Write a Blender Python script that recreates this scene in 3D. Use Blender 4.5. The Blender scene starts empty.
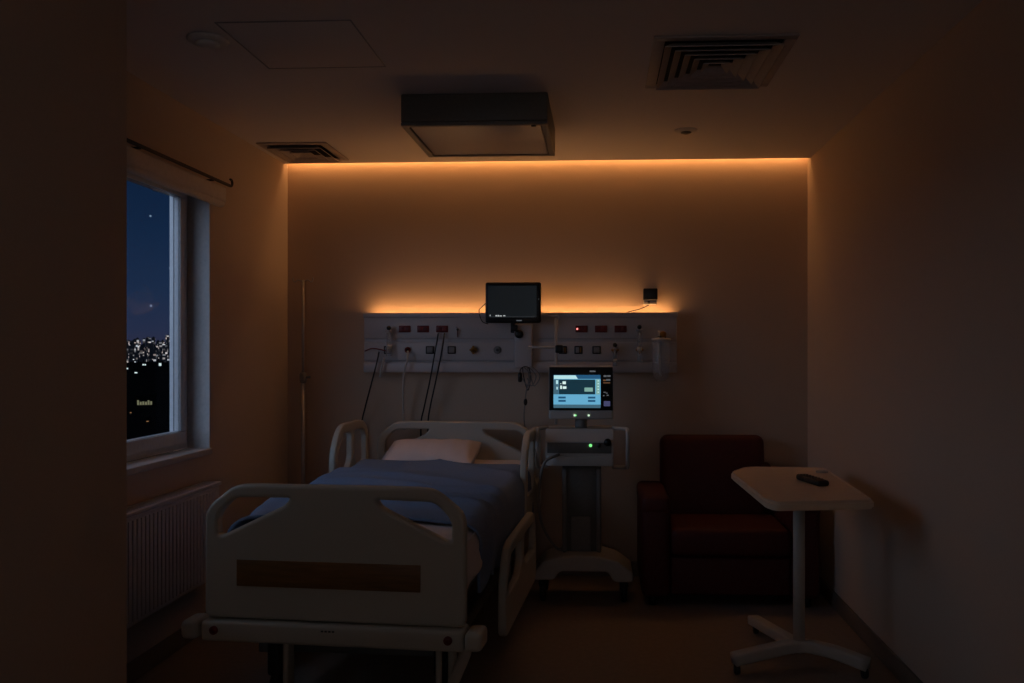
import bpy, bmesh, math, random
from mathutils import Vector, Matrix
random.seed(7)
PI = math.pi
S = bpy.context.scene
col = S.collection

# ------------------------------------------------------------------ camera
F, CX, CY, YAW, EYE = 900.0, 553.0, 350.0, 0.052, 1.4
ca, sa = math.cos(YAW), math.sin(YAW)
def ray(px, py):
    u, v = (px-CX)/F, (CY-py)/F
    return Vector((u*ca-sa, ca+u*sa, v))
def at(px, py, Y):                 # the point of the photo's pixel on the plane y = Y
    d = ray(px, py); t = Y/d.y
    return Vector((d.x*t, Y, EYE+d.z*t))
def atz(px, py, Z):                # ... on the plane z = Z
    d = ray(px, py); t = (Z-EYE)/d.z
    return Vector((d.x*t, d.y*t, Z))
cam = bpy.data.cameras.new('camera'); co = bpy.data.objects.new('camera', cam); col.objects.link(co)
co.location = (0, 0, EYE); co.rotation_euler = (PI/2, 0, YAW)
cam.sensor_width = 36; cam.lens = F/1024*36; cam.shift_x = -41/1024; cam.shift_y = 8.5/1024
cam.clip_start = .05; cam.clip_end = 12000
S.camera = co
S.view_settings.view_transform = 'Standard'; S.view_settings.look = 'None'
S.view_settings.gamma = 1; S.view_settings.use_curve_mapping = False
S.view_settings.exposure = 0

# ------------------------------------------------------------------ materials
def srgb(r, g, b):
    return tuple((c/255/12.92 if c/255 <= .04045 else ((c/255+.055)/1.055)**2.4) for c in (r, g, b)) + (1,)
def mat(name, c, rough=.6, metal=0, bump=0, scale=60, vary=.06, coat=0):
    m = bpy.data.materials.new(name); m.use_nodes = True
    nt = m.node_tree; b = nt.nodes['Principled BSDF']
    b.inputs['Roughness'].default_value = rough; b.inputs['Metallic'].default_value = metal
    b.inputs['Coat Weight'].default_value = coat
    tc = nt.nodes.new('ShaderNodeTexCoord'); n = nt.nodes.new('ShaderNodeTexNoise')
    n.inputs['Scale'].default_value = scale; n.inputs['Detail'].default_value = 4
    nt.links.new(tc.outputs['Object'], n.inputs['Vector'])
    rp = nt.nodes.new('ShaderNodeValToRGB')
    rp.color_ramp.elements[0].position = .3; rp.color_ramp.elements[1].position = .7
    rp.color_ramp.elements[0].color = tuple(x*(1-vary) for x in c[:3])+(1,)
    rp.color_ramp.elements[1].color = tuple(min(1, x*(1+vary)) for x in c[:3])+(1,)
    nt.links.new(n.outputs['Fac'], rp.inputs['Fac']); nt.links.new(rp.outputs['Color'], b.inputs['Base Color'])
    if bump:
        bp = nt.nodes.new('ShaderNodeBump'); bp.inputs['Strength'].default_value = bump; bp.inputs['Distance'].default_value = .002
        nt.links.new(n.outputs['Fac'], bp.inputs['Height']); nt.links.new(bp.outputs['Normal'], b.inputs['Normal'])
    return m
def emit(name, c, s):
    m = bpy.data.materials.new(name); m.use_nodes = True; nt = m.node_tree
    b = nt.nodes['Principled BSDF']; b.inputs['Base Color'].default_value = (.02, .02, .02, 1)
    b.inputs['Emission Color'].default_value = c; b.inputs['Emission Strength'].default_value = s
    b.inputs['Roughness'].default_value = .3
    return m
M = {}
M['wall'] = mat('wall_paint', srgb(200, 182, 166), .85, bump=.25, scale=120, vary=.02)
M['wall_back'] = mat('feature_wall_paint', srgb(196, 172, 150), .85, bump=.25, scale=120, vary=.02)
M['ceiling'] = mat('ceiling_paint', srgb(214, 205, 200), .9, bump=.2, scale=150, vary=.02)
M['floor'] = mat('vinyl_floor', srgb(140, 127, 117), .45, scale=35, vary=.08)
M['base'] = mat('baseboard_vinyl', srgb(120, 109, 100), .6)
M['upvc'] = mat('white_upvc', srgb(216, 216, 216), .35)
M['trim'] = mat('white_trim', srgb(205, 200, 195), .5)
M['bed'] = mat('cream_bed_plastic', srgb(184, 177, 162), .42, bump=.1, scale=200, vary=.02)
M['bedmetal'] = mat('grey_bed_steel', srgb(120, 122, 120), .45, .5)
M['dark'] = mat('dark_rubber', srgb(28, 28, 30), .6)
M['black'] = mat('black_plastic', srgb(14, 14, 15), .35)
M['chrome'] = mat('brushed_steel', srgb(170, 170, 172), .45, .5)
M['sheet'] = mat('white_cotton', srgb(222, 210, 206), .9, bump=.4, scale=90, vary=.03)
M['blanket'] = mat('blue_blanket', srgb(104, 124, 152), .95, bump=.5, scale=160, vary=.1)
M['panel'] = mat('panel_enamel', srgb(186, 180, 178), .4, vary=.02)
M['panel2'] = mat('panel_channel', srgb(150, 146, 144), .5)
M['socket'] = mat('red_socket_plastic', srgb(110, 22, 18), .4)
M['brass'] = mat('brass_fitting', srgb(150, 110, 50), .35, .7)
M['device'] = mat('device_plastic', srgb(188, 184, 178), .45, vary=.02)
M['lampbox'] = mat('lamp_housing', srgb(108, 106, 98), .5)
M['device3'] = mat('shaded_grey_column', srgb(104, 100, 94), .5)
M['device2'] = mat('device_grey', srgb(130, 126, 122), .5)
M['sofa'] = mat('red_leatherette', srgb(74, 10, 8), .62, bump=.5, scale=80, vary=.15)
M['table'] = mat('table_laminate', srgb(226, 206, 182), .4, scale=20, vary=.04)
M['rad'] = mat('radiator_enamel', srgb(205, 200, 198), .4)
M['amberled'] = emit('amber_led', (1, .45, .13, 1), 6)
M['redled'] = emit('red_led', (1, .25, .22, 1), 1.6)
M['redglow'] = emit('red_lens_glow', (.5, .01, .01, 1), .25)
M['greenled'] = emit('green_led', (.25, 1, .3, 1), 1.0)
M['greenwhite'] = emit('pale_green_led', (.7, 1, .7, 1), .9)
M['scr_bg'] = emit('screen_pale_blue', srgb(104, 178, 214), .9)
M['scr_hi'] = emit('screen_white_blue', srgb(190, 235, 240), .9)
M['scr_dk'] = emit('screen_deep_teal', srgb(12, 48, 62), .9)
M['scr_md'] = emit('screen_mid_blue', srgb(28, 84, 122), .9)
M['scr_tx'] = emit('screen_text', srgb(220, 245, 240), .95)
M['scr_gn'] = emit('screen_green_grey', srgb(130, 175, 165), .9)
M['scr_gr'] = emit('screen_grey_blue', srgb(70, 110, 130), .8)
M['key'] = emit('lit_key_legend', srgb(95, 100, 105), .7)
M['key_o'] = emit('lit_orange_legend', srgb(110, 75, 50), .7)
M['key_b'] = emit('lit_violet_key', srgb(70, 72, 110), .8)
M['mon_scr'] = emit('monitor_dim_screen', srgb(15, 20, 23), .8)
M['mon_tx'] = emit('monitor_white_text', srgb(185, 190, 190), .9)
M['vane'] = mat('vent_enamel', srgb(175, 162, 155), .6)
M['duct_shade'] = mat('duct_shade_black', srgb(10, 9, 9), .9)
M['label'] = mat('grey_label', srgb(70, 70, 70), .6)

def wood():
    m = mat('walnut_laminate', srgb(124, 86, 44), .45, scale=8, vary=.2)
    nt = m.node_tree
    n = [x for x in nt.nodes if x.type == 'TEX_NOISE'][0]; tc = [x for x in nt.nodes if x.type == 'TEX_COORD'][0]
    mp = nt.nodes.new('ShaderNodeMapping'); mp.inputs['Scale'].default_value = (1, 1, 14)
    nt.links.new(tc.outputs['Object'], mp.inputs['Vector']); nt.links.new(mp.outputs['Vector'], n.inputs['Vector'])
    return m
M['wood'] = wood()
def glassy(name, tint=(1, 1, 1, 1), gl=.6):
    m = bpy.data.materials.new(name); m.use_nodes = True; nt = m.node_tree; nt.nodes.clear()
    o = nt.nodes.new('ShaderNodeOutputMaterial'); mx = nt.nodes.new('ShaderNodeMixShader')
    t = nt.nodes.new('ShaderNodeBsdfTransparent'); t.inputs['Color'].default_value = tint
    g = nt.nodes.new('ShaderNodeBsdfGlossy'); g.inputs['Roughness'].default_value = .04
    f = nt.nodes.new('ShaderNodeFresnel'); f.inputs['IOR'].default_value = 1.35
    k = nt.nodes.new('ShaderNodeMath'); k.operation = 'MULTIPLY'; k.inputs[1].default_value = gl
    nt.links.new(f.outputs[0], k.inputs[0]); nt.links.new(k.outputs[0], mx.inputs[0])
    nt.links.new(t.outputs[0], mx.inputs[1]); nt.links.new(g.outputs[0], mx.inputs[2]); nt.links.new(mx.outputs[0], o.inputs[0])
    return m
M['glass'] = glassy('window_glass', (.95, .97, 1, 1), .015)
M['clear'] = mat('clear_plastic', srgb(190, 195, 200), .15)
M['clear'].node_tree.nodes['Principled BSDF'].inputs['Alpha'].default_value = .38

# ------------------------------------------------------------------ mesh helpers
class MB:
    """collects shapes, each with a material, into ONE mesh"""
    def __init__(s): s.bm = bmesh.new(); s.mats = []
    def _slot(s, m):
        m = M[m] if isinstance(m, str) else m
        if m not in s.mats: s.mats.append(m)
        return s.mats.index(m)
    def _merge(s, b, m, mtx=None, smooth=False):
        if mtx is not None: bmesh.ops.transform(b, matrix=mtx, verts=b.verts)
        i = s._slot(m)
        for f in b.faces: f.material_index = i; f.smooth = smooth
        me = bpy.data.meshes.new('tmp'); b.to_mesh(me); b.free(); s.bm.from_mesh(me); bpy.data.meshes.remove(me)
    def box(s, lo, hi, m, bev=0, seg=2, mtx=None, smooth=None):
        b = bmesh.new(); bmesh.ops.create_cube(b, size=1)
        lo, hi = Vector(lo), Vector(hi)
        for v in b.verts: v.co = Vector(((v.co[i]+.5)*(hi[i]-lo[i])+lo[i]) for i in range(3))
        if bev: bmesh.ops.bevel(b, geom=b.edges[:], offset=bev, segments=seg, profile=.5, affect='EDGES', clamp_overlap=True)
        s._merge(b, m, mtx, bool(bev) if smooth is None else smooth); return s
    def cyl(s, p, q, r, m, r2=None, n=20, smooth=True, cap=True):
        p, q = Vector(p), Vector(q); d = q-p
        b = bmesh.new(); bmesh.ops.create_cone(b, cap_ends=cap, segments=n, radius1=r, radius2=r if r2 is None else r2, depth=d.length)
        mt = Matrix.Translation((p+q)/2) @ d.to_track_quat('Z', 'Y').to_matrix().to_4x4()
        s._merge(b, m, mt, smooth); return s
    def ball(s, c, r, m, sc=(1, 1, 1)):
        b = bmesh.new(); bmesh.ops.create_uvsphere(b, u_segments=20, v_segments=12, radius=r)
        s._merge(b, m, Matrix.Translation(c) @ Matrix.Diagonal((*sc, 1)), True); return s
    def tube(s, pts, r, m, n=10, res=8, closed=False):
        pts = [Vector(p) for p in pts]
        if res > 1 and len(pts) > 2:
            out = []
            P = ([pts[-1]]+pts+[pts[0], pts[1]]) if closed else ([2*pts[0]-pts[1]]+pts+[2*pts[-1]-pts[-2]])
            for i in range(1, len(P)-2):
                a, b, c, d = P[i-1], P[i], P[i+1], P[i+2]
                for k in range(res):
                    t = k/res
                    out.append(.5*((2*b)+(c-a)*t+(2*a-5*b+4*c-d)*t*t+(3*b-a-3*c+d)*t**3))
            if not closed: out.append(pts[-1])
            pts = out
        bm = bmesh.new(); rings = []
        N = len(pts); up = None
        for i, p in enumerate(pts):
            t = (pts[(i+1) % N]-pts[i-1]) if closed else (pts[min(i+1, N-1)]-pts[max(i-1, 0)])
            t.normalize()
            if up is None: up = t.orthogonal().normalized()
            up = (up-t*up.dot(t)).normalized(); w = t.cross(up)
            rings.append([bm.verts.new(p+r*(math.cos(2*PI*k/n)*up+math.sin(2*PI*k/n)*w)) for k in range(n)])
        for i in range(N if closed else N-1):
            A, B = rings[i], rings[(i+1) % N]
            for k in range(n): bm.faces.new((A[k], A[(k+1) % n], B[(k+1) % n], B[k]))
        if not closed:
            bm.faces.new(rings[0][::-1]); bm.faces.new(rings[-1])
        bmesh.ops.recalc_face_normals(bm, faces=bm.faces[:])
        s._merge(bm, m, None, True); return s
    def lathe(s, prof, c, m, n=28, axis='Z'):
        bm = bmesh.new(); rings = []
        for r, z in prof:
            rings.append([bm.verts.new((r*math.cos(2*PI*k/n), r*math.sin(2*PI*k/n), z)) for k in range(n)])
        for A, B in zip(rings, rings[1:]):
            for k in range(n): bm.faces.new((A[k], A[(k+1) % n], B[(k+1) % n], B[k]))
        bm.faces.new(rings[0][::-1]); bm.faces.new(rings[-1])
        bmesh.ops.recalc_face_normals(bm, faces=bm.faces[:])
        mt = Matrix.Translation(c)
        if axis == 'Y': mt = mt @ Matrix.Rotation(-PI/2, 4, 'X').inverted()
        if axis == 'X': mt = mt @ Matrix.Rotation(PI/2, 4, 'Y')
        s._merge(bm, m, mt, True); return s
    def plate(s, outline, holes, th, m, bev=.008, mtx=None):
        """a 2-D outline (x, z) with holes, thickness th along y, rounded rim"""
        cu = bpy.data.curves.new('t', 'CURVE'); cu.dimensions = '2D'; cu.fill_mode = 'BOTH'
        for poly in [outline]+holes:
            sp = cu.splines.new('POLY'); sp.points.add(len(poly)-1); sp.use_cyclic_u = True
            for q, (x, y) in zip(sp.points, poly): q.co = (x, y, 0, 1)
        cu.extrude = th/2-bev; cu.bevel_depth = bev; cu.bevel_resolution = 2; cu.offset = -bev
        o = bpy.data.objects.new('t', cu); col.objects.link(o)
        me = bpy.data.meshes.new_from_object(o.evaluated_get(bpy.context.evaluated_depsgraph_get()))
        b = bmesh.new(); b.from_mesh(me); bpy.data.objects.remove(o); bpy.data.curves.remove(cu); bpy.data.meshes.remove(me)
        bmesh.ops.remove_doubles(b, verts=b.verts, dist=1e-5)
        mt = Matrix.Rotation(PI/2, 4, 'X')
        if mtx is not None: mt = mtx @ mt
        s._merge(b, m, mt, False); return s
    def build(s, name, parent=None, loc=None, label=None):
        me = bpy.data.meshes.new(name); s.bm.to_mesh(me); s.bm.free()
        for m in s.mats: me.materials.append(m)
        o = bpy.data.objects.new(name, me); col.objects.link(o)
        if parent: o.parent = parent
        if loc is not None: o.location = loc
        if label: o['label'] = label
        return o
def rnd(poly, r, n=5):
    """round the corners of a polygon"""
    out = []; N = len(poly)
    rr = r if isinstance(r, (list, tuple)) else [r]*N
    for i in range(N):
        p, a, b = Vector(poly[i]), Vector(poly[i-1]), Vector(poly[(i+1) % N])
        u, v = (a-p), (b-p); k = min(rr[i], .45*u.length, .45*v.length)
        A, B = p+u.normalized()*k, p+v.normalized()*k
        for j in range(n+1):
            t = j/n; q = (1-t)**2*A+2*t*(1-t)*p+t*t*B; out.append((q.x, q.y))
    return out
def empty(name, label, cat, loc=(0, 0, 0), rz=0, group=None):
    o = bpy.data.objects.new(name, None); col.objects.link(o); o.empty_display_size = .1
    o.location = loc; o.rotation_euler = (0, 0, rz); return tag(o, label, cat, group)
def tag(o, label, cat, group=None):
    o['label'] = label; o['category'] = cat
    if group: o['group'] = group
    return o
def struct(o, label=None, cat=None):
    o['kind'] = 'structure'
    if label: o['label'] = label
    if cat: o['category'] = cat
    return o
def wavy(o, amp): pass

# ------------------------------------------------------------------ the room
XL, XR, YB, H = -1.973, 1.274, 5.6, 2.565
XG_ = XL-.112
XP, YP = -1.292, 2.4              # entry block that hides the near part of the left wall
Y0 = -3.0
WY0, WY1, WZ0, WZ1 = 2.85, 4.46, .905, 2.255
struct(MB().box((XL-.3, Y0-.1, -.1), (XR+.2, YB+.2, 0), 'floor').build('floor'), 'dim beige vinyl floor of the hospital room', 'floor')
YC = 5.535
m = MB().box((XL-.3, Y0-.1, H), (XR+.2, YC, H+.06), 'ceiling')
m.box((XL-.3, Y0-.1, H+.13), (XR+.2, YB+.2, H+.2), 'ceiling').box((XL, YC-.02, H+.06), (XR, YC, H+.13), 'ceiling')
struct(m.build('ceiling'), 'plain pale ceiling with a light cove along the back wall', 'ceiling')
struct(MB().box((XL-.3, YB, 0), (XR+.2, YB+.2, H+.13), 'wall_back').build('wall_back'), 'beige back wall washed with amber light', 'wall')
m = MB().box((XG_-.075, YP-.3, 0), (XL, YB, WZ0-.03), 'wall').box((XG_-.075, YP-.3, WZ1), (XL, YB, H+.13), 'wall')
m.box((XG_-.075, YP-.3, WZ0-.03), (XL, WY0, WZ1), 'wall').box((XG_-.075, WY1, WZ0-.03), (XL, YB, WZ1), 'wall')
struct(m.build('wall_left'), 'beige left wall around the window', 'wall')
struct(MB().box((XR, Y0-.1, 0), (XR+.2, YB, H+.13), 'wall').build('wall_right'), 'plain beige right wall', 'wall')
struct(MB().box((XL-.3, Y0, 0), (XP, YP, H), 'wall', bev=.004).build('wall_entry'), 'dark wall corner at the left edge of the view', 'wall')
struct(MB().box((XL-.3, Y0-.1, 0), (XR+.2, Y0, H), 'wall').build('wall_front'), 'wall behind the viewer', 'wall')
bb = .09
struct(MB().box((XL, YB-.012, 0), (XR, YB, bb), 'base', bev=.003).build('baseboard_back'), 'dark vinyl skirting below the back wall', 'baseboard')
struct(MB().box((XR-.012, Y0, 0), (XR, YB-.013, bb), 'base', bev=.003).build('baseboard_right'), 'dark vinyl skirting below the right wall', 'baseboard')
struct(MB().box((XL, YP, 0), (XL+.012, YB-.013, bb), 'base', bev=.003).build('baseboard_left'), 'dark vinyl skirting below the left wall', 'baseboard')
struct(MB().box((XP, Y0, 0), (XP+.012, YP, bb), 'base', bev=.003).build('baseboard_entry'), 'dark vinyl skirting below the entry wall corner', 'baseboard')
# slim casing on the reveal edge
# ---- window
XG = XL-.112
w = struct(bpy.data.objects.new('window_1', None), 'white framed window looking out on the city at night', 'window'); col.objects.link(w); w.location = (XG, WY1, WZ0)
def wl(p): return (p[0]-XG, p[1]-WY1, p[2]-WZ0)
def frame(mb, x0, x1, y0, y1, z0, z1, t, m, bev=.004):
    for lo, hi in (((x0, y0, z0), (x1, y1, z0+t)), ((x0, y0, z1-t), (x1, y1, z1)), ((x0, y0, z0+t), (x1, y0+t, z1-t)), ((x0, y1-t, z0+t), (x1, y1, z1-t))):
        mb.box(wl(lo), wl(hi), m, bev=bev)
m = MB(); frame(m, XG-.07, XG, WY0, WY1, WZ0, WZ1, .055, 'upvc'); m.build('window_frame', w)
m = MB(); frame(m, XG-.034, XG+.016, WY0+.05, WY1-.05, WZ0+.03, WZ1-.035, .062, 'upvc', .006)
frame(m, XG-.026, XG+.006, WY0+.105, WY1-.105, WZ0+.086, WZ1-.09, .008, 'upvc', .002); m.build('window_sash', w)
m = MB(); frame(m, XG+.0055, XG+.009, WY0+.1105, WY1-.1105, WZ0+.0905, WZ1-.0955, .0018, 'dark', 0); frame(m, XG-.0205, XG-.017, WY0+.112, WY1-.112, WZ0+.092, WZ1-.096, .0015, 'dark', 0); m.build('gasket', w)
MB().box(wl((XG-.022, WY0+.11, WZ0+.09)), wl((XG-.016, WY1-.11, WZ1-.094)), 'glass').build('window_glass', w)
struct(MB().box((XG, WY0-.02, WZ0-.03), (XL+.014, WY1+.004, WZ0), 'trim', bev=.004).build('window_sill'), 'white sill below the night window', 'window sill')
m = MB()
m.box((XG, WY1-.006, WZ0), (XL+.002, WY1, WZ1), 'trim').box((XG, WY0, WZ1-.006), (XL+.002, WY1-.006, WZ1), 'trim').box((XG, WY0, WZ0), (XL+.002, WY0+.006, WZ1-.006), 'trim')
struct(m.build('trim_1'), 'white lining of the window reveal', 'trim')
# ---- roller blind above the window
b = empty('roller_blind', 'rolled up roller blind in a pale headbox above the window', 'blind', (XL+.05, 3.6, 2.172))
MB().box((-.045, -.85, -.03), (.04, .86, .05), 'trim', bev=.012).build('headbox', b)
MB().cyl((.012, -.83, -.028), (.012, .85, -.028), .024, 'trim').build('fabric_roll', b)
m = MB().cyl((.04, -.87, .065), (0.04, .89, .065), .008, 'dark')
m.tube([(.04, .89, .065), (.04, .915, .067), (.04, .925, .083), (.04, .915, .098), (.04, .90, .098)], .006, 'dark')
for y in (-.7, 0, .7): m.box((-.05, y-.008, .053), (.04, y+.008, .061), 'dark')
m.build('curtain_rail', b)
# ---- radiator
r = empty('radiator', 'long white ribbed panel radiator under the window', 'radiator', (XL, 3.52, .29))
m = MB(); L0, L1 = -.78, .83
m.box((.055, L0, 0), (.10, L1, .445), 'rad', bev=.008)
y = L0+.03
while y < L1-.03:
    m.box((.098, y, .02), (.1035, y+.020, .425), 'rad', bev=.002); y += .034
m.build('front_panel', r)
MB().box((.02, L0, 0), (.05, L1, .44), 'rad', bev=.006).build('rear_panel', r)
m = MB().box((.015, L0-.004, .445), (.108, L1+.004, .462), 'rad', bev=.004)
for k in range(60):
    yy = L0+.02+k*(L1-L0-.05)/59; m.box((.035, yy, .462), (.09, yy+.004, .4626), 'label')
m.build('top_grille', r)
for yy in (L0+.2, L1-.2): MB().box((0, yy-.02, .05), (.03, yy+.02, .4), 'bedmetal').build('bracket', r)
m = MB().cyl((.06, L1, .04), (.06, L1+.05, .04), .012, 'chrome').cyl((.06, L1+.05, .04), (.06, L1+.05, -.29), .008, 'chrome').cyl((.06, L1+.05, .04), (.12, L1+.05, .04), .022, 'upvc')
m.build('valve', r)

# ---- ceiling fittings
def diffuser(name, label, x0, x1, y0, y1, n, cat='vent'):
    cx, cy = (x0+x1)/2, (y0+y1)/2; hx, hy = (x1-x0)/2, (y1-y0)/2
    o = empty(name, label, cat, (cx, cy, H))
    t = .045
    m = MB()
    for lo, hi in (((-hx, -hy), (hx, -hy+t)), ((-hx, hy-t), (hx, hy)), ((-hx, -hy+t), (-hx+t, hy-t)), ((hx-t, -hy+t), (hx, hy-t))):
        m.box((lo[0], lo[1], -.008), (hi[0], hi[1], 0), 'vane', bev=.003)
    m.build('frame', o)
    ix, iy = hx-t, hy-t
    MB().box((-ix, -iy, -.0015), (ix, iy, -.0005), 'duct_shade').build('duct_shade_sheet', o)  # flat black sheet, paints the shade inside the duct
    for k in range(n):
        f = 1-k/(n+.35); g = f-.72/(n+.35)
        m = bmesh.new()
        A = [m.verts.new((sx*ix*f, sy*iy*f, -.024)) for sx, sy in ((-1, -1), (1, -1), (1, 1), (-1, 1))]
        B = [m.verts.new((sx*ix*g, sy*iy*g, -.002)) for sx, sy in ((-1, -1), (1, -1), (1, 1), (-1, 1))]
        C_ = [m.verts.new((v.co.x, v.co.y, v.co.z-.004)) for v in A]
        for i in range(4):
            j = (i+1) % 4
            m.faces.new((A[i], A[j], B[j], B[i])); m.faces.new((C_[i], C_[j], A[j], A[i]))
        bm_ = MB(); bm_._merge(m, 'vane'); vn = bm_.build('louvre', o)
        sd = vn.modifiers.new('s', 'SOLIDIFY'); sd.thickness = .002
    return o
diffuser('ceiling_vent', 'large square ceiling air diffuser with concentric louvres, above the armchair side', .20, .735, 3.35, 4.00, 5)
diffuser('ceiling_vent', 'small square ceiling air diffuser near the window corner', -1.93, -1.53, 4.96, 5.43, 3)
# access hatch
a0 = atz(222, 21, H); a1 = atz(379, 67, H)
o = empty('ceiling_hatch', 'flush square access hatch in the ceiling beside the smoke detector', 'hatch', ((a0+a1)/2))
m = MB()
for lo, hi in (((-.246, -.262), (.246, -.257)), ((-.246, .257), (.246, .262)), ((-.246, -.257), (-.241, .257)), ((.241, -.257), (.246, .257))):
    m.box((lo[0], lo[1], -.004), (hi[0], hi[1], 0), 'panel2', bev=.001)
m.build('frame', o)
MB().box((-.239, -.255, -.003), (.239, .255, 0), 'ceiling', bev=.001).build('panel', o)
o = empty('smoke_detector', 'round smoke detector on the ceiling near the window side', 'smoke detector', atz(208, 39, H))
MB().lathe([(.075, 0), (.075, -.008), (.068, -.013), (.05, -.015)], (0, 0, 0), 'trim').build('base', o)
MB().lathe([(.045, -.013), (.042, -.024), (.03, -.029), (.008, -.030)], (0, 0, 0), 'trim').build('sensor_dome', o)
p = atz(686, 130, H)
o = empty('sprinkler_head', 'small round sprinkler head on the ceiling below the large vent', 'sprinkler', (p.x, p.y, H))
MB().lathe([(.06, 0), (.058, -.006), (.03, -.012)], (0, 0, 0), 'trim').build('escutcheon', o)
MB().lathe([(.028, -.01), (.028, -.016), (.012, -.022)], (0, 0, 0), 'device3').build('nozzle', o)
# ceiling lamp box
o = empty('ceiling_lamp', 'switched off square box lamp mounted on the ceiling over the bed', 'ceiling lamp', (-.57, 4.39, H), .0)
hw, hd, dz = .335, .335, .14
MB().box((-hw, -hd, -dz+.012), (hw, hd, 0), 'lampbox', bev=.006).build('housing', o)
m = MB()
t = .03
for lo, hi in (((-hw, -hd), (hw, -hd+t)), ((-hw, hd-t), (hw, hd)), ((-hw, -hd+t), (-hw+t, hd-t)), ((hw-t, -hd+t), (hw, hd-t))):
    m.box((lo[0], lo[1], -dz-.006), (hi[0], hi[1], -dz+.012), 'device2', bev=.004)
m.build('rim', o)
MB().box((-hw+t+.006, -hd+t+.006, -dz-.001), (hw-t-.006, hd-t-.006, -dz+.012), 'panel', bev=.003).build('diffuser', o)
MB().cyl((.27, -hd+.02, -dz-.01), (.27, -hd+.02, -dz), .012, 'label').build('latch', o)

# ---- cove LED strip
o = struct(MB().box((XL+.01, YC+.004, H+.05), (XR-.01, YC+.010, H+.062), 'amberled').build('trim_2'), 'amber strip light hidden in the ceiling cove', 'strip light')
def area(name, loc, rot, sx, sy, power, c):
    l = bpy.data.lights.new(name, 'AREA'); l.shape = 'RECTANGLE'; l.size = sx; l.size_y = sy; l.energy = power; l.color = c
    q = bpy.data.objects.new(name, l); col.objects.link(q); q.location = loc; q.rotation_euler = rot; return q
AMB = (1, .47, .16)
area('cove_light', ((XL+XR)/2, YC+.034, H+.05), (math.radians(30), 0, 0), XR-XL-.02, .012, 2.9, AMB)

# ------------------------------------------------------------------ bedhead service panel
YF = 5.5
def pz(y): return at(520, y, YF).z
def pxx(x): return at(x, 350, YF).x
xa, xb = pxx(364), pxx(677)
zt, zm, zl, zb = pz(314), pz(341), pz(362), pz(372.5)
hp = empty('service_panel', 'long pale bedhead service panel with red sockets on the back wall', 'medical panel', ((xa+xb)/2, YB, zb))
ox, oy, oz = hp.location
def hl(p): return (p[0]-ox, p[1]-oy, p[2]-oz)
m = MB()
m.box(hl((xa, YF+.012, zb)), hl((xb, YB, zt-.015)), 'panel', bev=.004)
m.box(hl((xa, YF, zm+.012)), hl((xb, YF+.02, zt-.02)), 'panel', bev=.005)
m.box(hl((xa, YF, zl+.008)), hl((xb, YF+.02, zm-.006)), 'panel', bev=.005)
m.box(hl((xa, YF-.016, zb)), hl((xb, YF+.02, zl)), 'panel', bev=.008)
m.build('housing', hp)
m = MB().box(hl((xa-.004, YF-.01, zt-.022)), hl((xb+.004, YF+.016, zt+.008)), 'panel', bev=.004)
m.box(hl((xa-.004, YF+.016, zt-.022)), hl((xa+.012, YB, zt+.008)), 'panel2', bev=.003).box(hl((xb-.012, YF+.016, zt-.022)), hl((xb+.004, YB, zt+.008)), 'panel2', bev=.003)
m.build('top_lip', hp)
MB().box(hl((xa+.03, YF+.05, zt-.015)), hl((xb-.03, YF+.066, zt-.008)), 'amberled').build('led_strip', hp)
area('panel_light', ((xa+xb)/2, YF+.058, zt-.004), (PI-.0, 0, 0), xb-xa-.06, .014, 1.9, (1, .50, .19))
for x in (404.8, 423.2, 442.2, 581.5, 601, 620.6):
    c = at(x, 329, YF)
    s = MB().box((-.037, -.007, -.021), (.037, 0, .021), 'socket', bev=.004)
    s.box((-.03, -.009, -.014), (-.003, -.006, .014), 'socket', bev=.002).box((.003, -.009, -.014), (.03, -.006, .014), 'socket', bev=.002)
    for q in (-.0165, .0165):
        s.cyl((q-.005, -.0095, .003), (q-.005, -.0085, .003), .0022, 'black', n=8).cyl((q+.005, -.0095, .003), (q+.005, -.0085, .003), .0022, 'black', n=8)
    s = s.build('power_socket', hp, hl(c))
    if x == 581.5:
        MB().cyl((-.026, -.014, 0), (-.026, -.008, 0), .006, 'redled').build('indicator_light', s)
def outlet(x, kind):
    c = at(x, 350, YF); m = MB()
    if kind == 'k':
        m.box((-.025, -.008, -.025), (.025, 0, .025), 'dark', bev=.004).box((-.017, -.012, -.017), (.004, -.007, .017), 'panel2', bev=.002).box((.008, -.011, -.017), (.017, -.007, .017), 'brass', bev=.002)
    elif kind == 'f':
        m.box((-.026, -.008, -.024), (.026, 0, .024), 'dark', bev=.004).box((-.018, -.011, -.017), (.018, -.007, .017), 'device2', bev=.003)
    elif kind == 'g':
        m.box((-.024, -.006, -.022), (.024, 0, .022), 'panel', bev=.004)
        m.lathe([(.019, 0), (.019, .012), (.012, .02)], (0, 0, 0), 'socket', axis='Y').cyl((0, -.025, 0), (0, 0, 0), .008, 'black')
    elif kind == 't':
        m.lathe([(.02, 0), (.02, .01), (.011, .018), (.011, .03)], (0, 0, 0), 'brass', axis='Y')
        m.box((-.006, -.03, -.026), (.006, -.012, .026), 'brass', bev=.002).box((-.024, -.026, -.005), (.024, -.014, .005), 'brass', bev=.002)
    elif kind == 'r':
        m.lathe([(.024, 0), (.024, .006), (.017, .01)], (0, 0, 0), 'device2', axis='Y').cyl((0, -.012, 0), (0, 0, 0), .009, 'label')
    o = m.build({'k': 'data_socket', 'f': 'data_socket', 'g': 'gas_outlet', 't': 'gas_outlet', 'r': 'gas_outlet'}[kind], hp, hl(c))
for x, k in ((388, 'k'), (408, 'g'), (430, 'f'), (451.8, 'f'), (473.8, 't'), (497.5, 'r'), (563, 'k'), (578.5, 'k'), (596.6, 'f'), (615, 't'), (639.5, 't')):
    outlet(x, k)
m = MB()
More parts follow.
